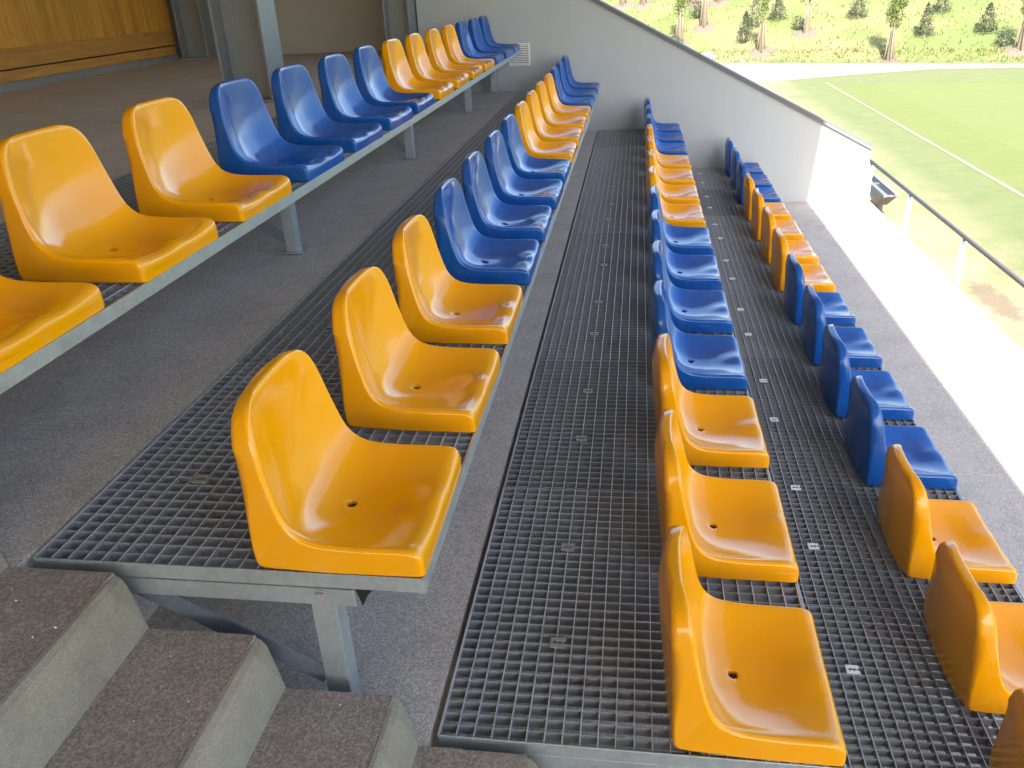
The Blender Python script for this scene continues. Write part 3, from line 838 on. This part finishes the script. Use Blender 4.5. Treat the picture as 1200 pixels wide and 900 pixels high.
# ------------------------------------------------------------------ trees and shrubs on the embankment
def leaf_quads(b, c, n, size, rx, rz, fill=0.45, zs=1.0):
    for _ in range(n):
        a = random.uniform(0, 2 * math.pi); u = random.uniform(-1, 1); r = random.uniform(fill, 1.0) ** 0.6
        s = math.sqrt(1 - u * u)
        lump = 1 + 0.30 * noise.noise(Vector((math.cos(a) * s * 2 + c[0], math.sin(a) * s * 2 + c[1], u * 2)))
        p = Vector((c[0] + rx * r * s * math.cos(a) * lump, c[1] + rx * r * s * math.sin(a) * lump, c[2] + rz * r * u * lump))
        add_leaf(b, p, size)
def add_leaf(b, p, size):
    d = Vector((random.gauss(0, 1), random.gauss(0, 1), random.gauss(0, .7))).normalized(); e = d.orthogonal().normalized()
    e = Matrix.Rotation(random.uniform(0, 6.28), 3, d) @ e; f = d.cross(e); s = size * random.uniform(.6, 1.3)
    b.add([p - e * s, p + f * s * .55, p + e * s, p - f * s * .55], [(0, 1, 2, 3)])

def young_tree(x, y, label, h=3.4, seed=0, leafn=900, lean=0.0, crown_r=0.62):
    random.seed(100 + seed)
    z = hill_z(x, y)
    root = empty('young_tree', (x, y, z)); tag(root, label, 'tree', 'young trees on the embankment')
    b = MB(); pts = [(lean * q * q + random.uniform(-.02, .02), random.uniform(-.02, .02), h * .78 * q - (0.1 if q == 0 else 0)) for q in [0, .2, .4, .6, .8, 1]]
    b.tube(pts, [.05, .045, .04, .034, .026, .012], 7)
    top = []
    for k in range(9):
        q = random.uniform(.5, .98); a = random.uniform(0, 6.28); zz = h * .78 * q; L = random.uniform(.35, .7)
        p0 = Vector((lean * q * q, 0, zz)); p1 = p0 + Vector((math.cos(a) * L * .5, math.sin(a) * L * .5, L * .8))
        b.tube([p0, (p0 + p1) / 2 + Vector((0, 0, -.03)), p1], [.014, .01, .004], 5); top.append(p1)
    b.build('trunk', M['bark'], root, smooth=True)
    b = MB()
    for p in top + [Vector((lean, 0, h * .85)), Vector((lean, 0, h * .72))]:
        leaf_quads(b, p, int(leafn / 11), .055, crown_r * .5, crown_r * .62, 0.15)
    b.build('crown', M['leaf'], root)
    # reed wrap round the trunk and mulch ring
    b = MB(); b.tube([(0, 0, .03), (lean * .05, 0, h * .22), (lean * .1, 0, min(h * .42, 1.45))], [.15, .12, .10], 9); b.build('trunk_wrap', M['reed'], root)
    b = MB(); rings = [(0, .09), (.35, .075), (.62, .03), (.8, -.05)]; vs = [(0, 0, .09)]
    for rr, hh in rings[1:]:
        for k in range(14):
            a = 6.283 * k / 14; R2 = rr * (1 + random.uniform(-.12, .12)); gx, gy = math.cos(a) * R2, math.sin(a) * R2
            vs.append((gx, gy, hill_z(x + gx, y + gy) - z + hh))
    fs = [(0, 1 + k, 1 + (k + 1) % 14) for k in range(14)]
    for q in range(2): fs += [(1 + q * 14 + k, 1 + (q + 1) * 14 + k, 1 + (q + 1) * 14 + (k + 1) % 14, 1 + q * 14 + (k + 1) % 14) for k in range(14)]
    b.add(vs, fs); b.build('mulch_ring', M['mulch'], root)
    return root
def stakes(x, y, label, h=1.65, n=3, rz=0.0, sp=0.26):
    root = empty('tree_support', (x, y, hill_z(x, y)), rz); tag(root, label, 'tree stakes', 'timber stake frames around the young trees')
    tops = []
    for k in range(n):
        a = 6.283 * k / n + .5; p0 = Vector((math.cos(a) * sp, math.sin(a) * sp, -.25)); p1 = Vector((math.cos(a) * sp * .55, math.sin(a) * sp * .55, h))
        b = MB(); b.tube([p0, p1], .036, 7); b.build('stake', M['stake'], root, smooth=True); tops.append(p1)
    for k in range(n if n > 2 else 1):
        a, c = tops[k], tops[(k + 1) % n]; dz = Vector((0, 0, -.06)); e = (c - a).normalized() * .06
        b = MB(); b.tube([a + dz - e, c + dz + e], .022, 6); b.build('crossbar', M['stake'], root, smooth=True)
def shrub(x, y, label, w=.5, h=1.3, seed=0, mat='conifer', cone=True, n=900, name='evergreen_shrub', cat='shrub'):
    random.seed(300 + seed); z = hill_z(x, y)
    root = empty(name, (x, y, z)); tag(root, label, cat, 'low shrubs on the embankment')
    b = MB(); b.tube([(0, 0, -.1), (0.02, 0, h * .85)], [.03, .008], 6)
    for k in range(10):
        a = random.uniform(0, 6.28); q = random.uniform(.05, .7); b.tube([(0, 0, h * q), (math.cos(a) * w * .7 * (1 - q), math.sin(a) * w * .7 * (1 - q), h * q + .15)], [.01, .003], 4)
    b.build('stem', M['bark'], root)
    b = MB()
    for _ in range(n):
        q = random.random() ** 1.3; a = random.uniform(0, 6.28)
        rr = w * ((1 - q) ** .75 + .05 if cone else math.sqrt(max(0, 1 - (2 * q - 1) ** 2)) + .05) * random.uniform(.35, 1.05) * (1 + .35 * noise.noise(Vector((math.cos(a) * 1.5 + x, math.sin(a) * 1.5, q * 5))))
        add_leaf(b, Vector((math.cos(a) * rr, math.sin(a) * rr, .04 + h * q)), .045)
    b.build('foliage', M[mat], root)

young_tree(12.85, 45.52, 'young staked tree with leafy crown and dark shadow, nearest the gravel path', 3.7, 1, 1300, 0.05)
stakes(12.85, 45.52, 'timber stakes around the leafy tree nearest the gravel path at top centre right', 1.75)
young_tree(7.0, 49.07, 'young staked tree right of the shrub, closest to the bend of the path', 3.1, 2, 500)
stakes(7.0, 49.07, 'timber stakes around the tree closest to the bend of the path', 1.6)
young_tree(2.65, 51.9, 'thin young tree rising just above the sloping wall coping', 3.5, 3, 900, -.05)
stakes(2.65, 51.9, 'pale timber stakes of the tree just above the sloping wall coping', 1.7)
young_tree(4.15, 53.66, 'young tree with a broad mulch ring, second from the left on the slope', 4.0, 4, 900)
stakes(4.15, 53.66, 'tripod of timber stakes over the broad mulch ring near the wall coping', 1.9)
young_tree(9.53, 50.3, 'slim bare young tree between two stakes with a crossbar', 2.2, 5, 160, 0, .3)
stakes(9.53, 50.3, 'pair of tall stakes with a crossbar around a bare tree', 1.75, 2, 0.3)
young_tree(18.43, 44.29, 'leaning young tree at the right edge of the photo', 3.3, 6, 900, .35)
stakes(18.43, 44.29, 'timber stakes of the leaning tree at the right edge', 1.7)
shrub(6.9, 52.3, 'dense dark shrub behind the tree at the path bend', .52, 1.75, 1)
shrub(6.35, 51.6, 'dark shrub leaning against a stake left of the path bend tree', .42, 1.2, 2)
shrub(8.28, 52.94, 'round dark evergreen shrub high on the slope left of the crossbar stakes', .58, 1.25, 3, n=1100)
shrub(12.36, 51.19, 'dark evergreen shrub with one stake above the leafy tree', .62, 1.3, 4, n=1100)
shrub(14.93, 47.48, 'pointed dark evergreen shrub right of the leafy tree', .48, 1.55, 5, n=1100)
shrub(16.31, 49.83, 'small dark evergreen at the top of the frame above the pointed shrub', .5, 1.2, 6)
shrub(17.66, 46.75, 'broad cone shaped evergreen near the right edge of the slope', .55, 1.35, 7, n=1100)
shrub(6.15, 50.5, 'low leafy bush beside the stakes at the path bend', .38, .7, 8, cone=False, n=450, name='low_bush')
shrub(9.15, 50.9, 'low leafy bush left of the crossbar stakes', .36, .7, 9, cone=False, n=400, name='low_bush')
shrub(3.82, 55.1, 'dark bush behind the tripod stakes', .55, .9, 10, cone=False, n=500, name='low_bush')
shrub(17.9, 44.9, 'low dark bush left of the leaning tree', .4, .6, 11, cone=False, n=400, name='low_bush')
shrub(2.35, 51.5, 'dark bush at the foot of the thin tree above the coping', .5, .6, 12, cone=False, n=500, name='low_bush')
shrub(4.12, 49.0, 'silvery blue plant just above the sloping wall coping', .42, .5, 13, 'pale_leaf', False, 450, 'silvery_plant', 'plant')
for k, (x, y, lab) in enumerate([(-0.81, 59.65, 'leftmost young tree at the top edge above the wall'), (0.54, 58.96, 'second young tree from the left at the top edge'),
                                 (3.66, 57.51, 'high young tree at the top edge above the tripod stakes'), (5.19, 56.86, 'high young tree at the top edge left of the dense shrub')]):
    young_tree(x, y, lab, 3.2, 20 + k, 500)
    stakes(x, y, 'timber stakes of the ' + lab.replace('young tree', 'tree'), 1.6)

# pale crumbs of mortar and gravel on the steps
random.seed(55); b = MB()
for k in range(11):
    q = k % 3; x = -0.7792 + STW * q - STW * random.uniform(0.1, 0.85); zz = Z[1] - rise * q; y = -abs(random.gauss(0, 0.25)) - 0.05
    r0 = random.uniform(.001, .0028)
    vs = [(x + r0 * random.uniform(.6, 1.3) * math.cos(a) , y + r0 * random.uniform(.6, 1.3) * math.sin(a), zz - 0.002) for a in (0, 1.2, 2.5, 3.8, 5)] + [(x, y, zz + r0)]
    b.add(vs, [(i, (i + 1) % 5, 5) for i in range(5)])
tag(b.build('mortar_crumbs', M['white']), 'pale crumbs of mortar lying on the brown step treads', 'debris', kind='stuff')
